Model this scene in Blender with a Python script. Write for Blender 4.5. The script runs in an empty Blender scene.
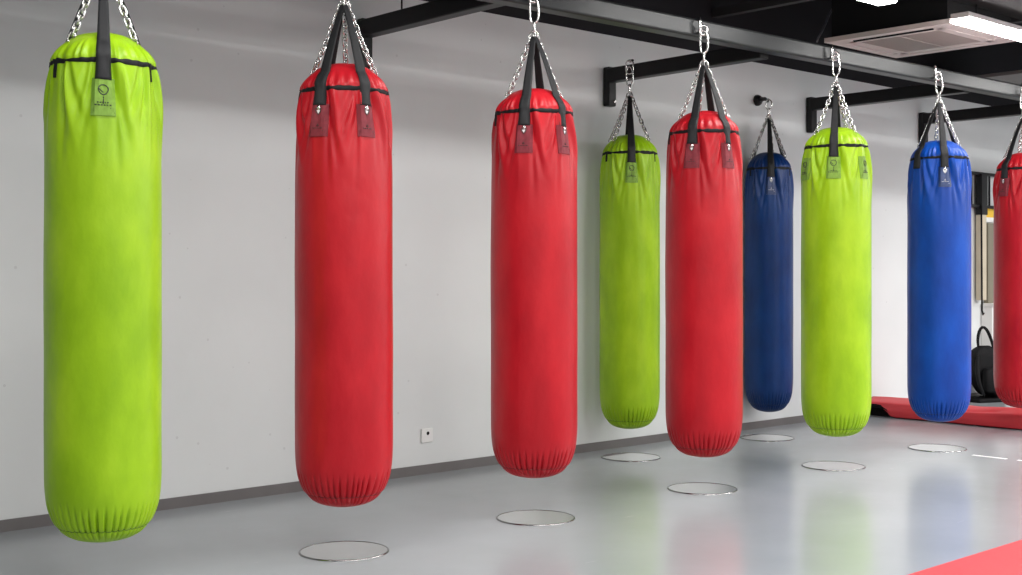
import bpy, bmesh, math, random
from mathutils import Vector, Matrix, noise
# World axes: +x runs along the long wall, +y points at that wall, z is up (metres).
# The camera stands at x = y = 0, 1.135 m above the floor.
random.seed(4)
SC = bpy.context.scene
COL = SC.collection
PI = math.pi
R = math.radians

# ------------------------------------------------------------------ materials
def new_mat(name):
    m = bpy.data.materials.new(name); m.use_nodes = True
    return m, m.node_tree, m.node_tree.nodes['Principled BSDF']

def plain(name, col, rough=.5, metal=0., spec=.5, bump=0., bscale=200., var=0., vscale=6.):
    m, nt, b = new_mat(name)
    b.inputs['Base Color'].default_value = (*col, 1)
    b.inputs['Roughness'].default_value = rough
    b.inputs['Metallic'].default_value = metal
    b.inputs['Specular IOR Level'].default_value = spec
    tc = nt.nodes.new('ShaderNodeTexCoord')
    if var:
        n = nt.nodes.new('ShaderNodeTexNoise'); n.inputs['Scale'].default_value = vscale
        n.inputs['Detail'].default_value = 5
        nt.links.new(tc.outputs['Object'], n.inputs['Vector'])
        r = nt.nodes.new('ShaderNodeValToRGB')
        r.color_ramp.elements[0].position = .3; r.color_ramp.elements[1].position = .7
        r.color_ramp.elements[0].color = (*[c*(1-var) for c in col], 1)
        r.color_ramp.elements[1].color = (*[min(1, c*(1+var)) for c in col], 1)
        nt.links.new(n.outputs['Fac'], r.inputs['Fac'])
        nt.links.new(r.outputs['Color'], b.inputs['Base Color'])
    if bump:
        n = nt.nodes.new('ShaderNodeTexNoise'); n.inputs['Scale'].default_value = bscale
        nt.links.new(tc.outputs['Object'], n.inputs['Vector'])
        bp = nt.nodes.new('ShaderNodeBump'); bp.inputs['Strength'].default_value = bump
        bp.inputs['Distance'].default_value = .004
        nt.links.new(n.outputs['Fac'], bp.inputs['Height'])
        nt.links.new(bp.outputs['Normal'], b.inputs['Normal'])
    return m

def vinyl(name, dark, mid, light, scuff):
    """worn punch bag vinyl: mottled dye, scuffs, fine leather grain"""
    m, nt, b = new_mat(name)
    L = nt.links.new; N = nt.nodes.new
    tc = N('ShaderNodeTexCoord'); oi = N('ShaderNodeObjectInfo')
    add = N('ShaderNodeVectorMath'); add.operation = 'ADD'
    mul = N('ShaderNodeVectorMath'); mul.operation = 'SCALE'; mul.inputs['Scale'].default_value = 9.
    comb = N('ShaderNodeCombineXYZ')
    L(oi.outputs['Random'], comb.inputs['X']); L(oi.outputs['Random'], comb.inputs['Z'])
    L(comb.outputs['Vector'], mul.inputs[0]); mpz = N('ShaderNodeMapping'); mpz.inputs['Scale'].default_value = (1, 1, .55); L(tc.outputs['Object'], mpz.inputs['Vector']); L(mpz.outputs['Vector'], add.inputs[0]); L(mul.outputs['Vector'], add.inputs[1])
    n1 = N('ShaderNodeTexNoise'); n1.inputs['Scale'].default_value = 5.5; n1.inputs['Detail'].default_value = 6; n1.inputs['Roughness'].default_value = .55
    L(add.outputs['Vector'], n1.inputs['Vector'])
    r = N('ShaderNodeValToRGB'); e = r.color_ramp.elements
    e[0].position = .34; e[0].color = (*dark, 1); e[1].position = .66; e[1].color = (*light, 1)
    k = r.color_ramp.elements.new(.5); k.color = (*mid, 1)
    L(n1.outputs['Fac'], r.inputs['Fac'])
    n2 = N('ShaderNodeTexNoise'); n2.inputs['Scale'].default_value = 2.6; n2.inputs['Detail'].default_value = 8; n2.inputs['Roughness'].default_value = .6
    L(add.outputs['Vector'], n2.inputs['Vector'])
    r2 = N('ShaderNodeValToRGB'); r2.color_ramp.elements[0].position = .62; r2.color_ramp.elements[1].position = .78
    r2.color_ramp.elements[0].color = (0, 0, 0, 1); r2.color_ramp.elements[1].color = (.55, .55, .55, 1)
    L(n2.outputs['Fac'], r2.inputs['Fac'])
    mx = N('ShaderNodeMixRGB'); mx.inputs['Color2'].default_value = (*scuff, 1)
    L(r2.outputs['Color'], mx.inputs['Fac']); L(r.outputs['Color'], mx.inputs['Color1'])
    L(mx.outputs['Color'], b.inputs['Base Color'])
    b.inputs['Roughness'].default_value = .38
    b.inputs['Specular IOR Level'].default_value = .30
    n3 = N('ShaderNodeTexNoise'); n3.inputs['Scale'].default_value = 160
    n4 = N('ShaderNodeTexNoise'); n4.inputs['Scale'].default_value = 14; n4.inputs['Detail'].default_value = 3
    L(tc.outputs['Object'], n3.inputs['Vector']); L(add.outputs['Vector'], n4.inputs['Vector'])
    b1 = N('ShaderNodeBump'); b1.inputs['Strength'].default_value = .12; b1.inputs['Distance'].default_value = .002
    b2 = N('ShaderNodeBump'); b2.inputs['Strength'].default_value = .3; b2.inputs['Distance'].default_value = .012
    L(n3.outputs['Fac'], b1.inputs['Height']); L(n4.outputs['Fac'], b2.inputs['Height'])
    L(b1.outputs['Normal'], b2.inputs['Normal']); L(b2.outputs['Normal'], b.inputs['Normal'])
    return m

def emit(name, col, s):
    m, nt, b = new_mat(name)
    b.inputs['Emission Color'].default_value = (*col, 1)
    b.inputs['Emission Strength'].default_value = s
    b.inputs['Base Color'].default_value = (.9, .9, .9, 1)
    return m

GREEN = vinyl('lime_vinyl', (.235, .425, .005), (.29, .50, .008), (.355, .57, .014), (.20, .37, .010))
RED = vinyl('red_vinyl', (.37, .005, .012), (.43, .007, .015), (.49, .011, .019), (.42, .018, .024))
BLUE = vinyl('blue_vinyl', (.0008, .040, .27), (.001, .052, .335), (.0014, .066, .40), (.0012, .042, .26))
NAVY = vinyl('navy_vinyl', (.0006, .022, .115), (.0008, .029, .145), (.001, .037, .175), (.0008, .022, .11))
TAPE = plain('black_tape', (.006, .006, .007), .6, spec=.25)
WEB = plain('black_webbing', (.013, .0135, .015), .6, spec=.3, bump=.25, bscale=500)
CHROME = plain('zinc_chain', (.72, .71, .70), .22, 1.)
STEEL = plain('polished_steel', (.70, .70, .70), .05, 1.)
RIM = plain('steel_rim', (.22, .22, .22), .2, 1.)
FRAME = plain('black_powder_coat', (.0035, .0035, .0045), .42, spec=.3)
BEAMM = plain('dark_grey_powder_coat', (.017, .019, .020), .38, spec=.28, bump=.05, bscale=300)
PATCHG = plain('green_patch', (.19, .33, .05), .5, spec=.2, var=.12, vscale=60)
PATCHR = plain('red_patch', (.20, .028, .038), .5, spec=.2, var=.15, vscale=60)
PATCHB = plain('blue_patch', (.012, .035, .13), .35, var=.15, vscale=60)
INK = plain('black_ink', (.02, .025, .02), .5)
WHITEINK = plain('white_ink', (.75, .75, .74), .4)
STITCHG = plain('dark_green_thread', (.07, .15, .01), .7)
STITCHR = plain('dark_red_thread', (.11, .006, .008), .7)
STITCHB = plain('dark_blue_thread', (.004, .012, .06), .7)
BASEB = plain('baseboard_paint', (.145, .135, .135), .5, var=.08, vscale=5)
DARKCEIL = plain('black_ceiling_paint', (.008, .008, .012), .85, spec=.2)
DUCT = plain('dark_grey_duct', (.030, .029, .029), .85, spec=.1, var=.1, vscale=3)
STRUT = plain('charcoal_strut', (.016, .016, .018), .7)
PALEDUCT = plain('grey_duct', (.17, .165, .16), .7)
CASS = plain('off_white_plastic', (.66, .57, .55), .5)
GRILLE = plain('grille_plastic', (.42, .35, .33), .55)
SLOT = plain('slot_black', (.006, .006, .007), .8, spec=.2)
WHITE = plain('white_plastic', (.82, .82, .81), .4)
BLACKF = plain('black_nylon', (.004, .004, .005), .7, spec=.2, bump=.3, bscale=250)
MAT = plain('red_mat_vinyl', (.62, .035, .045), .45, bump=.15, bscale=60, var=.08, vscale=4)
FLOORMAT = plain('coral_floor_mat', (.52, .050, .058), .5, spec=.3, bump=.1, bscale=120, var=.05, vscale=3)
CREAM = plain('cream_wood', (.55, .48, .36), .5, var=.08, vscale=5)
KHAKI = plain('khaki_board', (.20, .18, .13), .5)
CABW = plain('white_lacquer', (.74, .74, .72), .35)
YELLOW = plain('yellow_card', (.85, .52, .03), .5)
CABLE = plain('grey_cable', (.20, .20, .21), .5)
TAPEW = plain('white_tape', (.85, .85, .85), .5)
LED = emit('led_diffuser', (1., .985, .965), 36)

def wall_mat():
    m, nt, b = new_mat('wall_paint')
    L = nt.links.new; N = nt.nodes.new
    tc = N('ShaderNodeTexCoord')
    n = N('ShaderNodeTexNoise'); n.inputs['Scale'].default_value = 1.1; n.inputs['Detail'].default_value = 7
    L(tc.outputs['Object'], n.inputs['Vector'])
    r = N('ShaderNodeValToRGB')
    r.color_ramp.elements[0].position = .32; r.color_ramp.elements[0].color = (.672, .690, .694, 1)
    r.color_ramp.elements[1].position = .68; r.color_ramp.elements[1].color = (.738, .757, .760, 1)
    L(n.outputs['Fac'], r.inputs['Fac'])
    # sparse specks of old form-tie holes
    v = N('ShaderNodeTexVoronoi'); v.inputs['Scale'].default_value = 7; v.inputs['Randomness'].default_value = 1
    L(tc.outputs['Object'], v.inputs['Vector'])
    lt = N('ShaderNodeMath'); lt.operation = 'LESS_THAN'; lt.inputs[1].default_value = .05
    L(v.outputs['Distance'], lt.inputs[0])
    fm = N('ShaderNodeMath'); fm.operation = 'MULTIPLY'; fm.inputs[1].default_value = .25
    L(lt.outputs[0], fm.inputs[0])
    mx = N('ShaderNodeMixRGB'); mx.inputs['Color2'].default_value = (.36, .35, .36, 1)
    L(fm.outputs[0], mx.inputs['Fac']); L(r.outputs['Color'], mx.inputs['Color1'])
    # black paint above 2.68 m
    sp = N('ShaderNodeSeparateXYZ'); L(tc.outputs['Object'], sp.inputs[0])
    gt = N('ShaderNodeMath'); gt.operation = 'GREATER_THAN'; gt.inputs[1].default_value = 2.672
    L(sp.outputs['Z'], gt.inputs[0])
    m2 = N('ShaderNodeMixRGB'); m2.inputs['Color2'].default_value = (.012, .011, .014, 1)
    L(gt.outputs[0], m2.inputs['Fac']); L(mx.outputs['Color'], m2.inputs['Color1'])
    L(m2.outputs['Color'], b.inputs['Base Color'])
    b.inputs['Roughness'].default_value = .7
    b.inputs['Specular IOR Level'].default_value = .25
    n3 = N('ShaderNodeTexNoise'); n3.inputs['Scale'].default_value = 5; n3.inputs['Detail'].default_value = 8
    L(tc.outputs['Object'], n3.inputs['Vector'])
    bp = N('ShaderNodeBump'); bp.inputs['Strength'].default_value = .12; bp.inputs['Distance'].default_value = .02
    L(n3.outputs['Fac'], bp.inputs['Height']); L(bp.outputs['Normal'], b.inputs['Normal'])
    return m

def floor_mat():
    m, nt, b = new_mat('epoxy_floor')
    L = nt.links.new; N = nt.nodes.new
    tc = N('ShaderNodeTexCoord')
    n = N('ShaderNodeTexNoise'); n.inputs['Scale'].default_value = .9; n.inputs['Detail'].default_value = 8
    L(tc.outputs['Object'], n.inputs['Vector'])
    r = N('ShaderNodeValToRGB')
    r.color_ramp.elements[0].position = .3; r.color_ramp.elements[0].color = (.288, .310, .328, 1)
    r.color_ramp.elements[1].position = .7; r.color_ramp.elements[1].color = (.338, .362, .382, 1)
    L(n.outputs['Fac'], r.inputs['Fac'])
    # thin pale scratches, stretched along the room
    mp = N('ShaderNodeMapping'); mp.inputs['Scale'].default_value = (1.5, 14, 1); mp.inputs['Rotation'].default_value = (0, 0, R(52))
    L(tc.outputs['Object'], mp.inputs['Vector'])
    n2 = N('ShaderNodeTexNoise'); n2.inputs['Scale'].default_value = 2.2; n2.inputs['Detail'].default_value = 4
    L(mp.outputs['Vector'], n2.inputs['Vector'])
    r2 = N('ShaderNodeValToRGB'); r2.color_ramp.elements[0].position = .70; r2.color_ramp.elements[1].position = .76
    r2.color_ramp.elements[0].color = (0, 0, 0, 1); r2.color_ramp.elements[1].color = (.35, .35, .35, 1)
    L(n2.outputs['Fac'], r2.inputs['Fac'])
    mx = N('ShaderNodeMixRGB'); mx.inputs['Color2'].default_value = (.55, .55, .56, 1)
    L(r2.outputs['Color'], mx.inputs['Fac']); L(r.outputs['Color'], mx.inputs['Color1'])
    L(mx.outputs['Color'], b.inputs['Base Color'])
    rr = N('ShaderNodeMapRange'); rr.inputs['To Min'].default_value = .15; rr.inputs['To Max'].default_value = .27
    n4 = N('ShaderNodeTexNoise'); n4.inputs['Scale'].default_value = 3; n4.inputs['Detail'].default_value = 5
    L(tc.outputs['Object'], n4.inputs['Vector']); L(n4.outputs['Fac'], rr.inputs['Value']); L(rr.outputs['Result'], b.inputs['Roughness'])
    b.inputs['Specular IOR Level'].default_value = .75
    n5 = N('ShaderNodeTexNoise'); n5.inputs['Scale'].default_value = 9; n5.inputs['Detail'].default_value = 3
    L(tc.outputs['Object'], n5.inputs['Vector'])
    bp = N('ShaderNodeBump'); bp.inputs['Strength'].default_value = .04; bp.inputs['Distance'].default_value = .01
    L(n5.outputs['Fac'], bp.inputs['Height']); L(bp.outputs['Normal'], b.inputs['Normal'])
    return m

WALL = wall_mat(); FLOOR = floor_mat()

# ------------------------------------------------------------------ mesh helpers
def add_box(bm, lo, hi, M=None):
    vs = []
    for z in (lo[2], hi[2]):
        for x, y in ((lo[0], lo[1]), (hi[0], lo[1]), (hi[0], hi[1]), (lo[0], hi[1])):
            v = Vector((x, y, z))
            vs.append(bm.verts.new(M @ v if M else v))
    for f in ((0, 3, 2, 1), (4, 5, 6, 7), (0, 1, 5, 4), (1, 2, 6, 5), (2, 3, 7, 6), (3, 0, 4, 7)):
        bm.faces.new([vs[i] for i in f])

def add_tube(bm, pts, r, seg=8, closed=False, cap=True):
    """round tube along a polyline; r is a number or a list"""
    pts = [Vector(p) for p in pts]; n = len(pts); rings = []
    up = None
    for i, p in enumerate(pts):
        if closed: d = pts[(i+1) % n]-pts[i-1]
        else: d = pts[min(i+1, n-1)]-pts[max(i-1, 0)]
        d.normalize()
        if up is None:
            up = d.orthogonal().normalized()
        else:
            up = (up-d*up.dot(d)).normalized()
        w = d.cross(up); rad = r[i] if isinstance(r, (list, tuple)) else r
        rings.append([bm.verts.new(p+(up*math.cos(2*PI*k/seg)+w*math.sin(2*PI*k/seg))*rad) for k in range(seg)])
    m = n if closed else n-1
    for i in range(m):
        a, b = rings[i], rings[(i+1) % n]
        off = 0
        if closed and i == n-1:      # match the twist at the join
            off = min(range(seg), key=lambda o: (a[0].co-b[o].co).length)
        for k in range(seg):
            bm.faces.new((a[k], a[(k+1) % seg], b[(k+1+off) % seg], b[(k+off) % seg]))
    if cap and not closed:
        bm.faces.new(rings[0][::-1]); bm.faces.new(rings[-1])

def add_lathe(bm, prof, seg=48):
    rings = []
    for r, z in prof:
        if r < 1e-5: rings.append([bm.verts.new((0, 0, z))])
        else: rings.append([bm.verts.new((r*math.cos(2*PI*k/seg), r*math.sin(2*PI*k/seg), z)) for k in range(seg)])
    for a, b in zip(rings, rings[1:]):
        for k in range(seg):
            k2 = (k+1) % seg
            if len(a) == 1 and len(b) > 1: bm.faces.new((a[0], b[k2], b[k]))
            elif len(b) == 1 and len(a) > 1: bm.faces.new((a[k], a[k2], b[0]))
            elif len(a) > 1: bm.faces.new((a[k], a[k2], b[k2], b[k]))

def mesh_of(bm, name, smooth=True, angle=None):
    bmesh.ops.recalc_face_normals(bm, faces=bm.faces[:])
    me = bpy.data.meshes.new(name); bm.to_mesh(me); bm.free()
    for p in me.polygons: p.use_smooth = smooth
    return me

def obj(name, bm, m, parent=None, smooth=True, bevel=0., sub=0):
    me = bm if isinstance(bm, bpy.types.Mesh) else mesh_of(bm, name, smooth)
    o = bpy.data.objects.new(name, me); COL.objects.link(o)
    if not me.materials: me.materials.append(m)
    else:
        o.material_slots[0].link = 'OBJECT'; o.material_slots[0].material = m
    if parent: o.parent = parent
    if bevel:
        b = o.modifiers.new('bevel', 'BEVEL'); b.width = bevel; b.segments = 3; b.limit_method = 'ANGLE'; b.angle_limit = R(40)
        for p in me.polygons: p.use_smooth = False
    if sub:
        s = o.modifiers.new('sub', 'SUBSURF'); s.levels = sub; s.render_levels = sub
    return o

def tag(o, label, cat, group=None):
    o['label'] = label; o['category'] = cat
    if group: o['group'] = group
    return o

def thing(name, label, cat, loc, rz=0., group=None):
    o = bpy.data.objects.new(name, None); COL.objects.link(o)
    o.empty_display_size = .1
    o.location = loc; o.rotation_euler = (0, 0, rz)
    return tag(o, label, cat, group)

def struct(name, bm, m, bevel=0.):
    o = obj(name, bm, m, smooth=False, bevel=bevel); o['kind'] = 'structure'
    return o

def box_bm(lo, hi, M=None):
    bm = bmesh.new(); add_box(bm, lo, hi, M); return bm

# ------------------------------------------------------------------ the room
X0, X1, Y0, Y1, ZC = -4.5, 14.5, -5.0, 5.591, 3.4
struct('floor', box_bm((X0-.2, Y0-.2, -.15), (X1+.2, Y1+.2, 0)), FLOOR)
struct('ceiling', box_bm((X0-.2, Y0-.2, ZC), (X1+.2, Y1+.2, ZC+.15)), DARKCEIL)
struct('wall_back', box_bm((X0-.2, Y1, 0), (X1+.2, Y1+.2, ZC)), WALL)
struct('wall_front', box_bm((X0-.2, Y0-.2, 0), (X1+.2, Y0, ZC)), WALL)
struct('wall_left', box_bm((X0-.2, Y0, 0), (X0, Y1, ZC)), WALL)
struct('wall_right', box_bm((X1, Y0, 0), (X1+.2, Y1, ZC)), WALL)
struct('baseboard_back', box_bm((X0, Y1-.012, 0), (X1, Y1, .052)), BASEB)

# ------------------------------------------------------------------ punch bags
# local z = 0 at the lowest point of a bag; nominal radius .2 m, height 1.8 m
PROF = [(0, 0), (.04, .002), (.075, .008), (.105, .017), (.132, .032), (.156, .056), (.170, .076), (.183, .106), (.192, .140),
        (.1975, .185), (.2, .24), (.2, .5), (.2, .9), (.2, 1.2), (.199, 1.38), (.196, 1.5), (.190, 1.58), (.184, 1.64), (.178, 1.68),
        (.173, 1.697), (.164, 1.715), (.150, 1.737), (.128, 1.761), (.103, 1.780), (.075, 1.792), (.04, 1.799), (0, 1.8)]
def prof_points(n):
    d = [0]
    for a, b in zip(PROF, PROF[1:]): d.append(d[-1]+math.hypot(b[0]-a[0], b[1]-a[1]))
    return d
PD = prof_points(0)
def prof_at(s):
    for i in range(len(PD)-1):
        if s <= PD[i+1]+1e-9:
            # Catmull-Rom through the profile
            p1, p2 = Vector(PROF[i]), Vector(PROF[i+1])
            p0 = Vector(PROF[i-1]) if i else Vector((-PROF[1][0], PROF[1][1]))
            p3 = Vector(PROF[i+2]) if i+2 < len(PROF) else Vector((-PROF[-2][0], PROF[-2][1]))
            t = (s-PD[i])/(PD[i+1]-PD[i])
            h = PD[i+1]-PD[i]
            m1 = (p2-p0)/max(1e-6, (PD[i+1]-(PD[i-1] if i else -PD[1])))*h
            m2 = (p3-p1)/max(1e-6, ((PD[i+2] if i+2 < len(PD) else 2*PD[-1]-PD[-2])-PD[i]))*h
            t2, t3 = t*t, t*t*t
            return p1*(2*t3-3*t2+1)+m1*(t3-2*t2+t)+p2*(-2*t3+3*t2)+m2*(t3-t2)
    return Vector(PROF[-1])
SEAM_Z = 1.690
def sstep(a, b, x):
    t = max(0., min(1., (x-a)/(b-a))); return t*t*(3-2*t)
FOLDS = []
_rf = random.Random(11)
for k in range(6):                       # pull folds that fan out from the six strap anchors
    for sgn in (-1, 1):
        for off, slope, amp, wid, ln in ((.16, .75, .0075, .055, .34), (.27, 1.35, .0065, .06, .24), (.20, .25, .005, .045, .42)):
            FOLDS.append((k*PI/3+sgn*off*_rf.uniform(.8, 1.2), sgn*slope*_rf.uniform(.6, 1.3), amp*_rf.uniform(.6, 1.25), wid*_rf.uniform(.8, 1.2), ln*_rf.uniform(.75, 1.2)))
def disp(phi, z, r):
    d = 0.
    # top pull folds
    dz = SEAM_Z-z
    if -.02 < dz < .55:
        for p0, sl, amp, wid, ln in FOLDS:
            if dz > ln: continue
            e = sstep(-.02, .05, dz)*(1-sstep(ln*.35, ln, dz))
            if e <= 0: continue
            a = (phi-(p0+sl*dz)+PI) % (2*PI)-PI
            if abs(a) < .4:
                w = wid*(1+1.2*dz)
                g = a/w
                d += 1.5*amp*e*(math.exp(-(g*g))*-1.0+.6*math.exp(-((g-1.7)**2)))
        d += .004*math.cos(6*phi)*-1*sstep(-.02, .1, dz)*(1-sstep(.1, .4, dz))
    # puckers along the dome seam
    if z > SEAM_Z-.015:
        e = sstep(SEAM_Z-.012, SEAM_Z+.008, z)*(1-sstep(SEAM_Z+.02, SEAM_Z+.075, z))
        q = noise.noise(Vector((math.cos(phi)*2.2, math.sin(phi)*2.2, 3.3)))
        d += e*.0055*math.sin(31*phi+5*q)*(.6+.8*q)+e*.004
    # gathers round the foot
    e = sstep(.010, .045, z)*(1-sstep(.085, .165, z+.03*noise.noise(Vector((math.cos(phi)*9, math.sin(phi)*9, 1.)))))
    if e > 0:
        q = noise.noise(Vector((math.cos(phi)*3, math.sin(phi)*3, 7.)))
        s_ = math.sin(44*phi+4*q)
        d -= e*.0105*(max(0, s_)**2.6)*(.75+.9*q)*(1.6 if z > .056 else .8)
    # a crease at the foot stitch line
    d -= .0025*math.exp(-((z-.056)/.006)**2)
    # soft lumps of filling
    d += .0022*noise.noise(Vector((math.cos(phi)*1.6, math.sin(phi)*1.6, z*3.)))*sstep(.15, .4, z)
    return d
def surf(phi, s, lift=0.):
    p = prof_at(s); q = prof_at(min(PD[-1], s+.002))-prof_at(max(0, s-.002))
    nrm = Vector((q.y, -q.x)).normalized()
    dd = disp(phi, p.y, p.x)*min(1, p.x/.05)+lift
    r = p.x+nrm.x*dd; z = p.y+nrm.y*dd
    return Vector((r*math.cos(phi), r*math.sin(phi), z))
def s_of_z(z):
    lo, hi = 0, PD[-1]
    for _ in range(40):
        m = (lo+hi)/2
        if prof_at(m).y < z: lo = m
        else: hi = m
    return lo
def cover_mesh():
    NP = 352
    ss = []
    s = 0.
    while s < PD[-1]:
        ss.append(s)
        z = prof_at(s).y
        s += .006 if z < .2 else (.03 if z < 1.1 else (.011 if z < 1.66 else .0055))
    ss = ss[1:]
    bm = bmesh.new(); rings = []
    b0 = bm.verts.new((0, 0, 0)); 
    for s in ss:
        rings.append([bm.verts.new(surf(2*PI*k/NP, s)) for k in range(NP)])
    t0 = bm.verts.new((0, 0, 1.8))
    for k in range(NP):
        bm.faces.new((b0, rings[0][(k+1) % NP], rings[0][k]))
        bm.faces.new((rings[-1][k], rings[-1][(k+1) % NP], t0))
    for a, b in zip(rings, rings[1:]):
        for k in range(NP):
            bm.faces.new((a[k], a[(k+1) % NP], b[(k+1) % NP], b[k]))
    return mesh_of(bm, 'bag_cover')
COVER = cover_mesh(); COVER.materials.append(RED)

def seam_tape_mesh():
    bm = bmesh.new(); NP = 240; ring = []
    s0 = s_of_z(SEAM_Z)
    for k in range(NP):
        ph = 2*PI*k/NP
        c = math.cos(6*ph)
        # narrow where the cover folds over it, dipping a little between the anchors
        hw = .0088+.0035*noise.noise(Vector((math.cos(ph)*2.5, math.sin(ph)*2.5, .5)))-.004*math.exp(-(((ph*6/(2*PI)+.22) % 1-.5)/.06)**2)
        hw = max(.0022, hw)
        cz = s0-.008-.004*(1-c)/2*.8
        ring.append([bm.verts.new(surf(ph, cz+hw*q, .0022 if abs(q) < .9 else -.002)) for q in (-1, -.8, 0, .8, 1)])
    for k in range(NP):
        a, b = ring[k], ring[(k+1) % NP]
        for i in range(4): bm.faces.new((a[i], b[i], b[i+1], a[i+1]))
    return mesh_of(bm, 'seam_tape')
SEAM = seam_tape_mesh(); SEAM.materials.append(TAPE)
def foot_stitch_mesh():
    bm = bmesh.new(); s0 = s_of_z(.056)
    add_tube(bm, [surf(2*PI*k/200, s0, .0002) for k in range(200)], .0016, 5, closed=True)
    return mesh_of(bm, 'foot_stitching')
FOOT = foot_stitch_mesh(); FOOT.materials.append(STITCHR)

APEX = 2.042        # local height where straps and chains meet
def strap_mesh():
    """webbing from the apex to the shoulder of the dome, then over the seam; anchored at local angle 0"""
    bm = bmesh.new(); path = []
    s_end = s_of_z(1.612); s_con = s_of_z(1.750)
    con = surf(0, s_con, .005)
    n = 14
    for i in range(n):
        t = i/n
        p = Vector((.010, 0, APEX)).lerp(Vector((con.x, 0, con.z)), t); path.append((p.x+.006*math.sin(PI*t), p.z, .0115+.0105*t))
    m = 16
    for i in range(m+1):
        t = i/m
        sv = s_con+(s_end-s_con)*t; p = surf(0, sv, .0055); path.append((p.x, p.z, .0220+.0065*t, sv))
    rows = []
    for i, pt in enumerate(path):
        x, z, hw = pt[:3]
        a = path[max(0, i-1)]; b = path[min(len(path)-1, i+1)]
        d = Vector((b[0]-a[0], b[1]-a[1])).normalized(); nr = Vector((-d.y, d.x))
        if nr.x < 0 and i > 14: nr = -nr
        th = .0016
        row = []
        for q in (-1, -.5, 0, .5, 1):
            y = q*hw
            if len(pt) == 4:
                o1 = surf(y/x, pt[3], .0062); o0 = surf(y/x, pt[3], .002)
                row.append((bm.verts.new(o1), bm.verts.new(o0))); continue
            drop = (x-math.sqrt(max(0, x*x-y*y))) if i >= n else 0     # hug the round bag
            row.append((bm.verts.new((x-drop+nr.x*th, y, z+nr.y*th)), bm.verts.new((x-drop-nr.x*th, y, z-nr.y*th))))
        rows.append(row)
    for a, b in zip(rows, rows[1:]):
        for i in range(4):
            bm.faces.new((a[i][0], a[i+1][0], b[i+1][0], b[i][0]))
            bm.faces.new((a[i][1], b[i][1], b[i+1][1], a[i+1][1]))
        bm.faces.new((a[0][0], b[0][0], b[0][1], a[0][1])); bm.faces.new((a[4][0], a[4][1], b[4][1], b[4][0]))
    for r_ in (rows[0], rows[-1]):
        bm.faces.new([v[0] for v in r_]+[v[1] for v in r_][::-1])
    return mesh_of(bm, 'strap')
STRAP = strap_mesh(); STRAP.materials.append(WEB)

def on_patch(x, z, lift):
    """point on the bag face: x sideways, z local height"""
    return surf(x/.188, s_of_z(z), lift)
PZ0, PZ1, PW = 1.488, 1.618, .040
def sheet(bm, x0, x1, z0, z1, lift, nx=6, nz=8, skirt=.007):
    g = [[bm.verts.new(on_patch(x0+(x1-x0)*i/nx, z0+(z1-z0)*j/nz, lift)) for i in range(nx+1)] for j in range(nz+1)]
    for j in range(nz):
        for i in range(nx): bm.faces.new((g[j][i], g[j][i+1], g[j+1][i+1], g[j+1][i]))
    if skirt:
        ed = [(i, 0) for i in range(nx)]+[(nx, j) for j in range(nz)]+[(nx-i, nz) for i in range(nx)]+[(0, nz-j) for j in range(nz)]
        low = [bm.verts.new(on_patch(x0+(x1-x0)*i/nx, z0+(z1-z0)*j/nz, lift-skirt)) for i, j in ed]
        for k in range(len(ed)):
            i, j = ed[k]; i2, j2 = ed[(k+1) % len(ed)]
            bm.faces.new((g[j][i], low[k], low[(k+1) % len(ed)], g[j2][i2]))
def patch_mesh():
    bm = bmesh.new(); sheet(bm, -PW, PW, PZ0, PZ1, .0045); return mesh_of(bm, 'logo_patch', False)
def patch_stitch_mesh():
    bm = bmesh.new(); a = PW-.005
    for w in (0, .005):
        q = a-w
        pts = [on_patch(-q, PZ0+.008+w, .0050), on_patch(q, PZ0+.008+w, .0050), on_patch(q, PZ1-.012-w, .0050), on_patch(-q, PZ1-.012-w, .0050)]
        for p1, p2, n_ in ((pts[0], pts[1], 6), (pts[1], pts[2], 6), (pts[2], pts[3], 6), (pts[3], pts[0], 6)):
            add_tube(bm, [p1.lerp(p2, t/n_) for t in range(n_+1)], .0006, 4)
    # hug the curve
    return mesh_of(bm, 'stitching')
def line(bm, pts, w, lift=.0054):
    add_tube(bm, [on_patch(x, z, lift) for x, z in pts], w, 5)
def emblem_round():
    """an outlined ball with a tick in it on a short stem, over two lines of tiny print"""
    bm = bmesh.new(); cx, cz = 0, 1.578
    pts = [(cx+.0155*math.cos(2*PI*k/24)*(1-.12*max(0, -math.sin(2*PI*k/24))), cz+.0155*math.sin(2*PI*k/24)*(1.18 if math.sin(2*PI*k/24) < 0 else 1)) for k in range(25)]
    line(bm, pts, .0019)
    line(bm, [(-.014, cz+.002), (-.005, cz-.007), (-.001, cz-.010)], .0018)
    line(bm, [(0, 1.554), (0, 1.547)], .0015); line(bm, [(0, 1.545), (0, 1.528)], .0016)
    rr = random.Random(3)
    for zz, hw, h in ((1.533, .019, .0023), (1.524, .027, .0021)):
        x = -hw
        while x < hw:
            w = rr.uniform(.003, .0065)
            line(bm, [(x, zz), (min(hw, x+w), zz)], h); x += w+rr.uniform(.0028, .0045)
    line(bm, [(.021, 1.513), (.024, 1.513)], .0012)
    return mesh_of(bm, 'emblem')
def emblem_shield():
    """a small triangular mark over one line of tiny print"""
    bm = bmesh.new()
    line(bm, [(-.0045, 1.529), (0, 1.537), (.0045, 1.529), (-.0045, 1.529)], .0014)
    rr = random.Random(5); x = -.020
    while x < .019:
        w = rr.uniform(.003, .006); line(bm, [(x, 1.521), (x+w, 1.521)], .0017); x += w+rr.uniform(.0025, .004)
    line(bm, [(.020, 1.509), (.024, 1.509)], .0012)
    return mesh_of(bm, 'emblem')
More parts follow.
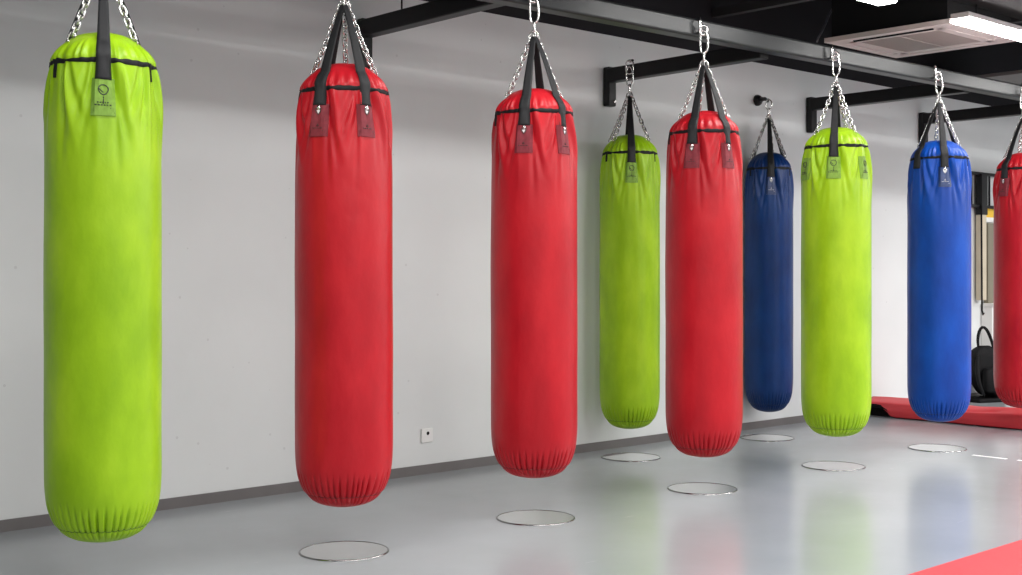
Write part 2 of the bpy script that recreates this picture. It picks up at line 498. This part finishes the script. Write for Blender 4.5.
def rivet_mesh():
    bm = bmesh.new()
    c = on_patch(0, 1.602, .004)
    prof = [(0, .0065), (.005, .006), (.008, .0045), (.0095, .002), (.0095, -.004)]
    tmp = bmesh.new(); add_lathe(tmp, prof, 20)
    M = Matrix.Translation(c) @ Matrix.Rotation(PI/2, 4, 'Y')
    bmesh.ops.transform(tmp, matrix=M, verts=tmp.verts[:]); me = bpy.data.meshes.new('t'); tmp.to_mesh(me); tmp.free()
    bm.from_mesh(me); return mesh_of(bm, 'rivet')
def shield_mesh():
    bm = bmesh.new()
    line(bm, [(-.011, 1.598), (-.009, 1.585), (0, 1.574), (.009, 1.585), (.011, 1.598), (0, 1.604), (-.011, 1.598)], .0018)
    return mesh_of(bm, 'shield_outline')
def shield_fill_mesh():
    bm = bmesh.new()
    vs = [bm.verts.new(on_patch(x, z, .0056)) for x, z in ((-.007, 1.592), (-.005, 1.586), (.0, 1.578), (.005, 1.586), (.007, 1.592))]
    lo = [bm.verts.new(on_patch(x, z, .003)) for x, z in ((-.007, 1.592), (-.005, 1.586), (.0, 1.578), (.005, 1.586), (.007, 1.592))]
    bm.faces.new(vs)
    for k in range(5): bm.faces.new((vs[k], lo[k], lo[(k+1) % 5], vs[(k+1) % 5]))
    return mesh_of(bm, 'shield_fill', False)
PATCH = patch_mesh(); PATCH.materials.append(PATCHR)
PSTITCH = patch_stitch_mesh(); PSTITCH.materials.append(STITCHR)
EMB_G = emblem_round(); EMB_G.materials.append(INK)
EMB_R = emblem_shield(); EMB_R.materials.append(INK)
RIVET = rivet_mesh(); RIVET.materials.append(CHROME)
SHIELD = shield_mesh(); SHIELD.materials.append(INK)
SHFILL = shield_fill_mesh(); SHFILL.materials.append(WHITEINK)
def tab_mesh():
    bm = bmesh.new(); sheet(bm, -.006, .006, 1.625, SEAM_Z-.005, .003, 3, 5); return mesh_of(bm, 'seam_tab', False)
TAB = tab_mesh(); TAB.materials.append(TAPE)

def add_link(bm, c, d, side, ln, wd, wire, seg=7):
    """one welded stadium link centred at c, long axis d, lying in the plane of d and side"""
    c = Vector(c); d = Vector(d).normalized(); side = Vector(side); side = (side-d*side.dot(d)).normalized()
    rr = wd/2; st = ln/2-rr; pts = []
    for k in range(9): a = PI*k/8; pts.append(c+d*(st+rr*math.sin(a))+side*rr*math.cos(a))
    for k in range(9): a = PI*k/8; pts.append(c-d*(st+rr*math.sin(a))-side*rr*math.cos(a))
    add_tube(bm, pts, wire, seg, closed=True)
def chain_mesh():
    """leg chain from the apex ring down to the shoulder of the dome at local angle 0"""
    bm = bmesh.new()
    a = Vector((.012, 0, APEX+.004)); b = Vector((.122, 0, 1.772))
    L_ = (b-a).length; d = (b-a)/L_; n = 12; pitch = L_/n
    sag = Vector((-d.z, 0, d.x))
    for i in range(n+1):
        t = i/n; p = a.lerp(b, t)-Vector((0, 0, .006*math.sin(PI*t)))
        rot = Matrix.Rotation(R(40 if i % 2 else 130)+random.uniform(-.2, .2), 3, d)
        add_link(bm, p, d, rot @ Vector((0, 1, 0)), pitch+.0115, .0205, .0036)
    return mesh_of(bm, 'chain')
CHAIN = chain_mesh(); CHAIN.materials.append(CHROME)
def hang_mesh(top):
    """gathering ring and short big link that carries the straps and chains"""
    bm = bmesh.new()
    for k in range(2):
        add_link(bm, (0, 0, APEX+.008), (0, 0, 1), (math.cos(k*1.4+.5), math.sin(k*1.4+.5), 0), .042, .032, .0032)
    add_link(bm, (0, 0, APEX+.045), (0, 0, 1), (1, .3, 0), .056, .030, .0052)
    return mesh_of(bm, 'gathering_link')
GATHER = hang_mesh(0); GATHER.materials.append(CHROME)
def carabiner_mesh():
    bm = bmesh.new(); z0 = APEX+.064; h = .122; f_ = h/.084
    q_ = lambda l: [(a, z0+b*f_) for a, b in l]
    pts = q_([(-.004, 0), (.010, .004), (.019, .018), (.021, .042), (.017, .064), (.008, .080), (-.004, .084), (-.014, .078), (-.018, .064)])
    pts2 = q_([(-.018, .065), (-.020, .050), (-.019, .034), (-.018, .018), (-.013, .006), (-.004, 0)])
    def sm(ps):
        out = []
        for i in range(len(ps)-1):
            p0 = Vector(ps[max(0, i-1)]); p1 = Vector(ps[i]); p2 = Vector(ps[i+1]); p3 = Vector(ps[min(len(ps)-1, i+2)])
            for k in range(4):
                t = k/4; out.append(.5*((2*p1)+(p2-p0)*t+(2*p0-5*p1+4*p2-p3)*t*t+(-p0+3*p1-3*p2+p3)*t**3))
        out.append(Vector(ps[-1])); return [(p.x, 0, p.y) for p in out]
    add_tube(bm, sm(pts), .0058, 8); add_tube(bm, sm(pts2), .0052, 8)
    return mesh_of(bm, 'carabiner')
CARA = carabiner_mesh(); CARA.materials.append(CHROME)

KIT = {'g': (GREEN, PATCHG, STITCHG), 'r': (RED, PATCHR, STITCHR), 'b': (BLUE, PATCHB, STITCHB), 'n': (NAVY, PATCHB, STITCHB)}
BASE_Z = .185
def make_bag(label, kind, x, y, rad, a0, straps, chains, logos, base=.185, top=1.985, hook_to=None):
    """a0: turn of the first anchor away from the camera side, in degrees; straps / chains: angles from the first anchor;
    logos: anchors (0..5) that carry a logo patch"""
    face = math.atan2(-y, -x)
    cov, pat, sti = KIT[kind]
    t = thing('punching_bag', label, 'punching bag', (x, y, top-1.8), face+R(a0), 'punching bags hanging in the gym')
    k = rad/.2; kz = (top-base)/1.8; dz = 1.8*(1-kz)
    def put(name, me, m, ang=0., parent=t):
        o = obj(name, me, m, parent)
        o.rotation_euler = (0, 0, R(ang)); return o
    c = put('bag_cover', COVER, cov); c.scale = (k, k, kz); c.location.z = dz
    c = put('seam_tape', SEAM, TAPE); c.scale = (k, k, kz); c.location.z = dz
    c = put('foot_stitching', FOOT, sti); c.scale = (k, k, kz); c.location.z = dz
    for a in straps:
        o = put('strap', STRAP, WEB, a); o.scale = (k, 1, 1)
    for a in chains:
        put('chain', CHAIN, CHROME, a)
    for q in range(6):
        if q not in logos:
            o = put('seam_tab', TAB, TAPE, 60*q); o.scale = (k, k, 1); continue
        p = put('logo_patch', PATCH, pat, 60*q); p.scale = (k, k, 1)
        obj('stitching', PSTITCH, sti, p)
        if kind == 'g': obj('emblem', EMB_G, INK, p)
        else:
            obj('emblem', EMB_R, INK if kind == 'r' else WHITEINK, p)
            obj('shield_outline', SHIELD, INK if kind == 'r' else WHITEINK, p); obj('shield_fill', SHFILL, WHITEINK, p)
            obj('rivet', RIVET, CHROME, p)
    put('gathering_link', GATHER, CHROME)
    c = put('carabiner', CARA, CHROME, -a0+80)
    if hook_to: c.scale = (1, 1, hook_to); c.location.z = (APEX+.064)*(1-hook_to)
    return t

make_bag('lime green punching bag nearest the camera, beside the bare wall', 'g', 1.955, 4.277, .199, 0, (0, 120, 240), (60, -60, 180), (0, 2, 4), base=.187, top=1.982)
make_bag('red punching bag nearest the camera, between the largest lime bag and the next red one', 'r', 2.972, 4.256, .198, -32, (0, 60, 180, 240), (-62, 122, 208), (0, 1, 3, 4), base=.186, top=1.985)
make_bag('red punching bag hanging second in line after the nearest lime and red bags', 'r', 4.020, 4.235, .200, -14, (0, 60, 180), (-62, 118, 210), (0, 1, 3), base=.190, top=1.985)
make_bag('red punching bag overlapping the blue one behind it', 'r', 5.229, 4.211, .201, -19, (0, 60, 180), (-62, 118, 215), (0, 1, 3), base=.169, top=1.985)
make_bag('bright lime punching bag between the two blue ones', 'g', 6.422, 4.186, .201, -4, (0, 180), (-62, 62, 150), (0, 1, 3, 5), base=.174, top=1.990)
make_bag('bright blue punching bag in the front row in front of the red rolled mat', 'b', 7.571, 4.163, .197, 11, (0, -60, 120), (-92, 62, 180), (0, 2, 4), base=.172, top=1.993)
make_bag('red punching bag cut off by the right edge, far end of the row', 'r', 8.700, 4.139, .198, -44, (0, 60, 180), (-50, 122, 240), (0, 1, 3), base=.180, top=1.985)
make_bag('darker green slim punching bag by the wall under the bracket', 'g', 5.885, 5.330, .188, 4, (0, 180), (-100, -55, 66), (0, 3), base=.160, top=2.000)
make_bag('dark blue slim punching bag hanging from a wall hook behind the red one', 'n', 7.450, 5.412, .171, 6, (0, 115, 240), (-80, 60, 160), (0, 2, 4), base=.142, top=1.998, hook_to=.58)

# ------------------------------------------------------------------ steel frame that carries the bags
BY = 4.365      # beam axis at x = 1.955; the beam drifts .0203 m nearer per metre along the wall
fr = thing('bag_frame', 'black steel frame of beams bolted to the wall above the hanging bags', 'frame', (1.955, BY, 0), math.atan(-.0203))
def frame_local(x, y):
    a = math.atan(-.0203); dx, dy = x-1.955, y-BY
    return dx*math.cos(a)+dy*math.sin(a), -dx*math.sin(a)+dy*math.cos(a)
obj('front_beam', box_bm((-2.6, -.046, 2.382), (10.6, .046, 2.478)), BEAMM, fr, False, bevel=.012)
for bx, z0 in ((1.6, 2.37), (4.015, 2.405), (5.945, 2.357), (8.195, 2.375), (9.845, 2.40)):
    lx, ly = frame_local(bx, 5.55)
    obj('cross_beam', box_bm((lx-.040, .046, z0), (lx+.040, ly, z0+.09)), FRAME, fr, False, bevel=.008)
    b = obj('wall_bracket', box_bm((lx-.035, ly-.02, 2.205), (lx+.035, ly+.034, z0+.10)), FRAME, fr, False, bevel=.008)
    bm = bmesh.new()
    for zz in (2.235,):
        bmx = bmesh.new(); add_lathe(bmx, [(0, .012), (.009, .011), (.011, .006), (.011, -.004)], 6)
        bmesh.ops.transform(bmx, matrix=Matrix.Translation((lx+.015, ly-.02, zz)) @ Matrix.Rotation(PI/2, 4, 'X'), verts=bmx.verts[:])
        me = bpy.data.meshes.new('t'); bmx.to_mesh(me); bmx.free(); bm.from_mesh(me)
    obj('bolt', bm, CHROME, b, False)
def hanger(lx, yface, zc=2.432, turn=0.):
    """eye plate on the beam: a backing tab and a welded ring standing just proud of the beam top"""
    bm = bmesh.new()
    add_link(bm, (lx, yface-.014, zc+.008), (0, 0, 1), (.8, .6, 0), .078, .044, .0066)
    add_link(bm, (lx+.004, yface-.034, zc-.018), (.25, 0, 1), (.9, -.5, 0), .052, .040, .0060)
    return bm
for bx in (1.955, 2.972, 4.020, 5.229, 6.422, 7.571, 8.741):
    lx, _ = frame_local(bx, 4.25)
    obj('eye_ring', hanger(lx, -.046), CHROME, fr)
lx, ly = frame_local(5.885, 5.330)
bm = bmesh.new(); add_link(bm, (lx, ly, 2.425), (0, 0, 1), (.5, -.8, 0), .085, .044, .0055); add_tube(bm, [(lx, ly, 2.462), (lx+.03, ly, 2.470)], .009, 8)
obj('eye_ring', bm, CHROME, fr)
lx, ly = frame_local(4.015, 5.23)
bm = bmesh.new(); add_tube(bm, [(lx, ly, 2.46), (lx, ly, ZC)], .005, 6)
obj('hanger_rod', bm, FRAME, fr)

# wall hook that carries the dark blue bag
wh = thing('wall_hook', 'small black steel wall hook holding the dark blue bag', 'hook', (7.545, Y1, 2.395))
bm = bmesh.new(); add_lathe(bm, [(0, .0), (.036, 0), (.041, .004), (.041, .016), (.034, .032), (.022, .042), (0, .044)], 28)
bmesh.ops.transform(bm, matrix=Matrix.Rotation(PI/2, 4, 'X'), verts=bm.verts[:])
obj('wall_plate', bm, FRAME, wh)
bm = bmesh.new(); add_tube(bm, [(0, -.02, 0), (-.018, -.06, 0), (-.048, -.11, -.003), (-.072, -.145, -.018), (-.086, -.165, -.030), (-.092, -.176, -.016)], [.014, .015, .014, .011, .009, .007], 10)
obj('hook_arm', bm, FRAME, wh)
bm = bmesh.new(); add_lathe(bm, [(0, .010), (.008, .008), (.012, 0), (.008, -.006), (0, -.008)], 16)
bmesh.ops.transform(bm, matrix=Matrix.Translation((.012, -.040, .014)) @ Matrix.Rotation(PI/2, 4, 'X'), verts=bm.verts[:])
obj('bolt', bm, CHROME, wh)

# ------------------------------------------------------------------ floor discs under the bags
DISC = bmesh.new(); add_lathe(DISC, [(0, .0035), (.176, .0035), (.1762, .0)], 72); DISC = mesh_of(DISC, 'disc', False); DISC.materials.append(STEEL)
RING = bmesh.new(); add_lathe(RING, [(.176, .0), (.176, .0042), (.177, .005), (.180, .005), (.182, .0035), (.183, 0)], 72); RING = mesh_of(RING, 'rim'); RING.materials.append(RIM)
for lab, x, y in (('round steel floor plate nearest the camera, below the nearest red bag', 2.972, 4.256),
                  ('round steel floor plate below the second red bag, right of the nearest plate', 4.03, 4.235),
                  ('round steel floor plate below the red bag that overlaps a blue one', 5.22, 4.215),
                  ('round steel floor plate below the bright lime bag between the blue bags', 6.40, 4.19),
                  ('faint round floor plate below the bright blue front row bag', 7.55, 4.165),
                  ('round floor plate near the wall below the darker green bag', 5.79, 5.235),
                  ('round floor plate near the wall below the dark blue bag', 7.16, 5.216)):
    d = thing('floor_plate', lab, 'floor plate', (x, y, 0), random.random()*6, 'round steel floor plates under the bags')
    obj('disc', DISC, STEEL, d); obj('rim', RING, RIM, d)

# ------------------------------------------------------------------ socket on the wall
so = thing('wall_socket', 'white square socket plate low on the grey wall', 'socket', (4.466, Y1, .217))
obj('cover_plate', box_bm((-.041, -.011, -.040), (.041, 0, .040)), WHITE, so, False, bevel=.004)
bm = bmesh.new(); add_lathe(bm, [(0, .002), (.008, .002), (.011, 0)], 20)
bmesh.ops.transform(bm, matrix=Matrix.Translation((.004, -.0105, .012)) @ Matrix.Rotation(PI/2, 4, 'X'), verts=bm.verts[:])
obj('socket_hole', bm, SLOT, so)

# ------------------------------------------------------------------ ceiling kit
ac = thing('air_conditioner', 'square off-white ceiling cassette air conditioner behind the steel beam', 'air conditioner', (7.77, 4.405, 2.69))
H_ = .455
bm = bmesh.new()
def ring_box(bm, o, i, z0, z1):
    for a, b in (((-o, -o), (o, -i)), ((-o, i), (o, o)), ((-o, -i), (-i, i)), ((i, -i), (o, i))):
        add_box(bm, (*a, z0), (*b, z1))
ring_box(bm, H_, .385, 0, .03); ring_box(bm, .345, .285, .0, .03)
add_box(bm, (-.40, -.40, .026), (.40, .40, .034))
for k in range(4):      # corner webs between the four slots
    M = Matrix.Rotation(k*PI/2, 4, 'Z'); add_box(bm, (.30, .30, 0), (.39, .39, .03), M)
obj('panel', bm, CASS, ac, False)
for k, open_ in ((0, .6), (1, .06), (2, .06), (3, .06)):
    M = Matrix.Rotation(k*PI/2, 4, 'Z') @ Matrix.Translation((-.365, 0, .006)) @ Matrix.Rotation(open_, 4, 'Y')
    obj('louvre', box_bm((-.017, -.29, -.003), (.017, .29, .003), M), CASS if k else SLOT, ac, False)
bm = bmesh.new()
add_box(bm, (-.285, -.285, .012), (.285, .285, .026))
for k in range(30):
    q = -.28+.56*k/29; add_box(bm, (q-.005, -.285, .002), (q+.005, .285, .012))
for q in (-.002,): add_box(bm, (-.285, q-.008, -.001), (.285, q+.008, .012))
obj('intake_grille', bm, GRILLE, ac, False)
obj('body', box_bm((-.42, -.42, .032), (.42, .42, .29)), SLOT, ac, False)
for sx in (-1, 1):
    for sy in (-1, 1):
        bm = bmesh.new(); add_tube(bm, [(sx*.4, sy*.4, .28), (sx*.4, sy*.4, ZC-2.69)], .006, 6); obj('hanger_rod', bm, STRUT, ac)

def led_light(x, y, label):
    t = thing('ceiling_light', label, 'ceiling light', (x, y, 2.60), 0, 'long white ceiling lights')
    obj('housing', box_bm((-.60, -.057, .022), (.60, .057, .055)), WHITE, t, False, bevel=.004)
    bm = bmesh.new()
    pts = [(-.058, .022), (-.060, .008), (-.052, 0), (.052, 0), (.060, .008), (.058, .022)]
    for sx in (-.595, .595):
        bm.faces.new([bm.verts.new((sx, a, b)) for a, b in pts])
    bm.verts.ensure_lookup_table(); v = bm.verts[:]
    for k in range(5): bm.faces.new((v[k], v[k+1], v[k+7], v[k+6]))
    obj('diffuser', bm, LED, t, False)
    for sx in (-.4, .4):
        bm = bmesh.new(); add_tube(bm, [(sx, 0, .05), (sx, 0, .13)], .006, 6); obj('hanger_rod', bm, STRUT, t)
    return t
led_light(7.50, 3.665, 'lit long ceiling light in front of the air conditioner')
led_light(5.56, 3.690, 'lit long ceiling light cut off by the top edge')

cd = thing('cable_tray', 'dark grey metal channel running above the right ceiling light', 'channel', (6.86, 3.46, 2.735))
obj('channel', box_bm((0, -.26, 0), (3.0, .26, .42)), DUCT, cd, False, bevel=.01)
for cx in (.10, .75):
    bm = bmesh.new(); add_tube(bm, [(cx, -.265, .16), (cx, -.275, .08), (cx+.03, -.27, .03), (cx+.05, -.265, .05)], .008, 6); obj('clip', bm, CHROME, cd)
tag(obj('ceiling_duct', box_bm((10.0, -1.0, 2.76), (10.7, 5.58, 2.79)), PALEDUCT, None, False, bevel=.005), 'pale grey duct crossing behind the far end of the front beam', 'duct')
for i, (x, lab) in enumerate(((7.02, 'dark ceiling strut left of the right ceiling light'), (8.75, 'dark ceiling strut behind the air conditioner'), (9.40, 'dark ceiling strut in front of the pale grey duct'))):
    tag(obj('ceiling_strut', box_bm((x, -2., 2.93), (x+.06, 5.58, 2.99)), STRUT, None, False), lab, 'strut', 'dark ceiling struts')
bm = bmesh.new(); add_tube(bm, [(7.29, 4.90, 2.70), (7.33, 4.92, 2.73), (7.42, 4.95, 2.79), (7.49, 4.97, 2.85), (7.62, 5.02, 2.95), (7.86, 5.11, 3.1), (7.9, 5.15, ZC)], .007, 6)
tag(obj('ceiling_cable', bm, CABLE), 'thin grey cable dropping from the ceiling to the air conditioner corner', 'cable')

# ------------------------------------------------------------------ red folded mat lying out from the wall
def folded_mat():
    bm = bmesh.new(); NY, NS = 90, 40; g = []
    for j in range(NY+1):
        y = 5.52-3.6*j/NY
        row = []
        q = noise.noise(Vector((y*1.7, 0, 2.)))
        ar = math.exp(-((y-5.41)/.10)**4)*.092          # mouth of the fold, lifted off the floor
        h = .142+.012*q-.02*math.exp(-((y-4.7)/.3)**2)
        for i in range(NS+1):
            t = i/NS
            a = PI*t
            pr = ((0, 0, 0), (.10, -.004, .045), (.22, .004, .088), (.30, .012, .104), (.36, .030, .112), (.60, .140, .142), (.72, .200, .138), (.88, .300, .080), (1, .36, 0))
            for p_, n_ in zip(pr, pr[1:]):
                if t <= n_[0]+1e-9: break
            u_ = (t-p_[0])/(n_[0]-p_[0])
            bul = .012*noise.noise(Vector((y*2.3, 1.5, 8.)))
            x = 8.855+p_[1]+(n_[1]-p_[1])*u_+.02*q+bul*math.sin(a)
            z = (p_[2]+(n_[2]-p_[2])*u_)*h/.142
            z += .007*noise.noise(Vector((y*5, t*4, .3)))*math.sin(a)-.010*math.exp(-((t-.2-.25*(5.3-y))/.05)**2)*(y > 4.4)
            if t < .5: z = max(z, ar*(1-t*2)**.5)
            row.append(bm.verts.new((x, y, max(.008, z+.008))))
        g.append(row)
    for a, b in zip(g, g[1:]):
        for i in range(NS): bm.faces.new((a[i], a[i+1], b[i+1], b[i]))
    o = obj('folded_mat', bm, MAT)
    s = o.modifiers.new('thick', 'SOLIDIFY'); s.thickness = .012; s.offset = -1
    o.data.materials.append(BLACKF); s.material_offset = 1; s.material_offset_rim = 1
    return o
fm = folded_mat()
obj('mouth_dark_fill', box_bm((8.925, 1.97, 0), (9.14, 5.515, .088)), BLACKF, fm, False, bevel=.01)  # black block added inside the fold so its mouth looks dark with shade
tag(fm, 'red vinyl mat folded into a long low hump on the floor by the wall', 'mat')
bm = bmesh.new(); add_box(bm, (3.4, 1.0, 0), (7.4, 2.452, .022))
tag(obj('floor_mat', bm, FLOORMAT, None, False, bevel=.006), 'flat coral red floor mat in the lower right corner', 'mat')
for (y0, y1, lab) in ((3.86, 3.64, 'thin white tape strip on the floor beyond the bright blue bag'), (3.57, 3.40, 'thin white tape strip by the right edge of the photo')):
    tag(obj('floor_tape', box_bm((7.415, y1, 0), (7.445, y0, .0015)), TAPEW, None, False), lab, 'tape', 'white tape strips on the floor')

# ------------------------------------------------------------------ things along the wall at the far right
rk = thing('equipment_rack', 'black metal rack fixed to the wall between the bright blue and last red bag', 'rack', (10.83, 5.54, .86))
for z in (1.17, .875):
    obj('rail', box_bm((-.40, -.012, z-.014), (.9, .012, z+.014)), FRAME, rk, False, bevel=.004)
for x in (-.38, -.185, .095, .145, .88):
    obj('upright', box_bm((x-.006, -.008, .875), (x+.006, .008, 1.17)), FRAME, rk, False)
p = obj('post', box_bm((-.045, -.025, .03), (.045, .03, .80)), CREAM, rk, False, bevel=.004)
obj('post_sleeve', box_bm((-.055, -.032, .80), (.055, .03, 1.17)), FRAME, p, False, bevel=.004)
bm = bmesh.new(); add_tube(bm, [(-.06, -.03, .875), (-.06, -.035, -.06), (-.05, -.04, -.10), (-.035, -.04, -.085)], .008, 6); obj('hanging_cord', bm, BLACKF, rk)

cb = thing('cabinet', 'white shallow cabinet with a khaki board above, half hidden behind the last red bag', 'cabinet', (10.91, 5.48, 0))
obj('carcass', box_bm((0, 0, 0), (1.0, .105, .83)), CABW, cb, False, bevel=.004)
ft = bmesh.new(); add_box(ft, (-.01, -.015, .83), (1.01, .108, .86)); obj('top', ft, CABW, cb, False, bevel=.003)
bm = bmesh.new(); add_box(bm, (.04, -.010, .06), (.50, .0, .78)); d = obj('door', bm, CABW, cb, False, bevel=.003)
bm = bmesh.new()
for a, b in (((.04, .06), (.09, .78)), ((.45, .06), (.50, .78)), ((.09, .06), (.45, .11)), ((.09, .73), (.45, .78))): add_box(bm, (a[0], -.022, a[1]), (b[0], -.010, b[1]))
obj('door_frame', bm, CABW, d, False)
obj('back_board', box_bm((.045, .06, .86), (.98, .10, 1.59)), KHAKI, cb, False)
sg = thing('notice_card', 'yellow and white notice card above the khaki board', 'notice', (10.93, 5.575, 1.60))
obj('card', box_bm((0, 0, 0), (.30, .012, .125)), WHITE, sg, False)
obj('yellow_panel', box_bm((0, -.003, .045), (.30, 0, .125)), YELLOW, sg, False)

def backpack():
    t = thing('backpack', 'black backpack standing by the wall with its handle loop up', 'backpack', (10.66, 5.43, .0), R(-20))
    bm = bmesh.new()
    NZ, NA = 18, 28; rings = []
    for j in range(NZ+1):
        z = .03+.46*j/NZ; q = j/NZ
        w = .175*(1-.22*q*q)*(math.sin(min(1, q*7+.35)*PI/2))*(math.cos(max(0, q-.82)/.18*1.2))
        d = .105*(1-.35*q)*(math.sin(min(1, q*7+.35)*PI/2))*(math.cos(max(0, q-.82)/.18*1.2))
        lo_ = max(0, 1-(z-.03)/.20); sx = .11*lo_; w *= 1-.5*lo_
        row = []
        for k in range(NA):
            a = 2*PI*k/NA; c, s = math.cos(a), math.sin(a); e = .55
            row.append(bm.verts.new((sx+w*math.copysign(abs(c)**e, c)+.01*noise.noise(Vector((c*2, s*2, z*7))), d*math.copysign(abs(s)**e, s)+.012*noise.noise(Vector((c*3, s*3, z*9+4))), z)))
        rings.append(row)
    bm.faces.new(rings[0][::-1]); bm.faces.new(rings[-1])
    for a, b in zip(rings, rings[1:]):
        for k in range(NA): bm.faces.new((a[k], a[(k+1) % NA], b[(k+1) % NA], b[k]))
    obj('body', bm, BLACKF, t)
    bm = bmesh.new(); NB = 20
    rr = []
    for z, sc in ((.09, .8), (.11, 1), (.27, 1), (.30, .75)):
        rr.append([bm.verts.new((.125*sc*math.copysign(abs(math.cos(2*PI*k/NB))**.5, math.cos(2*PI*k/NB)), -.10-.035*sc+.04*math.copysign(abs(math.sin(2*PI*k/NB))**.5, math.sin(2*PI*k/NB)), z)) for k in range(NB)])
    bm.faces.new(rr[0][::-1]); bm.faces.new(rr[-1])
    for a, b in zip(rr, rr[1:]):
        for k in range(NB): bm.faces.new((a[k], a[(k+1) % NB], b[(k+1) % NB], b[k]))
    obj('front_pocket', bm, BLACKF, t)
    bm = bmesh.new(); add_tube(bm, [(-.06, 0, .46), (-.075, 0, .54), (-.06, 0, .62), (-.02, 0, .665), (.03, 0, .64), (.07, 0, .57), (.10, 0, .50), (.11, 0, .44)], [.013, .015, .016, .016, .016, .016, .014, .012], 8)
    obj('handle_loop', bm, BLACKF, t, sub=1)
    bm = bmesh.new(); add_tube(bm, [(-.12, -.06, .42), (-.175, -.10, .34), (-.20, -.14, .22), (-.185, -.16, .12), (-.13, -.15, .05)], [.012, .02, .022, .018, .012], 8)
    obj('shoulder_strap', bm, BLACKF, t, sub=1)
    bm = bmesh.new(); add_box(bm, (-.19, -.15, 0), (.19, .13, .035)); obj('base', bm, BLACKF, t, False, bevel=.012)
    return t
backpack()

# ------------------------------------------------------------------ unseen ceiling lamps outside the frame, power varied by position to shape the shading
LP = 30.
def lamp(x, y, p=LP, z=2.6, ln=1.2):
    l = bpy.data.lights.new('unseen_ceiling_lamp', 'AREA'); l.shape = 'RECTANGLE'; l.size = ln; l.size_y = .11
    l.energy = p; l.color = (1., .985, .965)
    o = bpy.data.objects.new('unseen_ceiling_lamp', l); COL.objects.link(o); o.location = (x, y, z)
for x in (.28, 2.05, 3.78, 9.28, 11.06, 12.84): lamp(x, 3.66, 7 if x < 1 else (15 if x < 9 else 22))
for y, p in ((1.4, 42), (-.9, 36), (-3.2, 16)):
    for x in (-2.4, -.6, 1.2, 3.0, 4.8, 6.6, 8.4, 10.2, 12.0): lamp(x, y, p*(.3 if x < 0 else (1.15 if x < 8 else 1.75)))  # dimmed at the left to darken bag sides, boosted at the right to brighten

# ------------------------------------------------------------------ camera
cam = bpy.data.cameras.new('camera'); co = bpy.data.objects.new('camera', cam); COL.objects.link(co)
co.location = (0, 0, 1.135); co.rotation_euler = (R(90), 0, R(-42.46))
cam.sensor_width = 36; cam.lens = 36*1262/1022
cam.shift_y = -14.5/1022
SC.camera = co
w = bpy.data.worlds.new('world'); SC.world = w; w.use_nodes = True
w.node_tree.nodes['Background'].inputs[0].default_value = (.5, .5, .52, 1)
w.node_tree.nodes['Background'].inputs[1].default_value = .05
SC.view_settings.view_transform = 'Standard'; SC.view_settings.look = 'None'
SC.view_settings.gamma = 1; SC.view_settings.use_curve_mapping = False
SC.view_settings.exposure = .10
SC.cycles.use_denoising = True
SC.cycles.max_bounces = 8; SC.cycles.diffuse_bounces = 5
SC.cycles.sample_clamp_indirect = 8
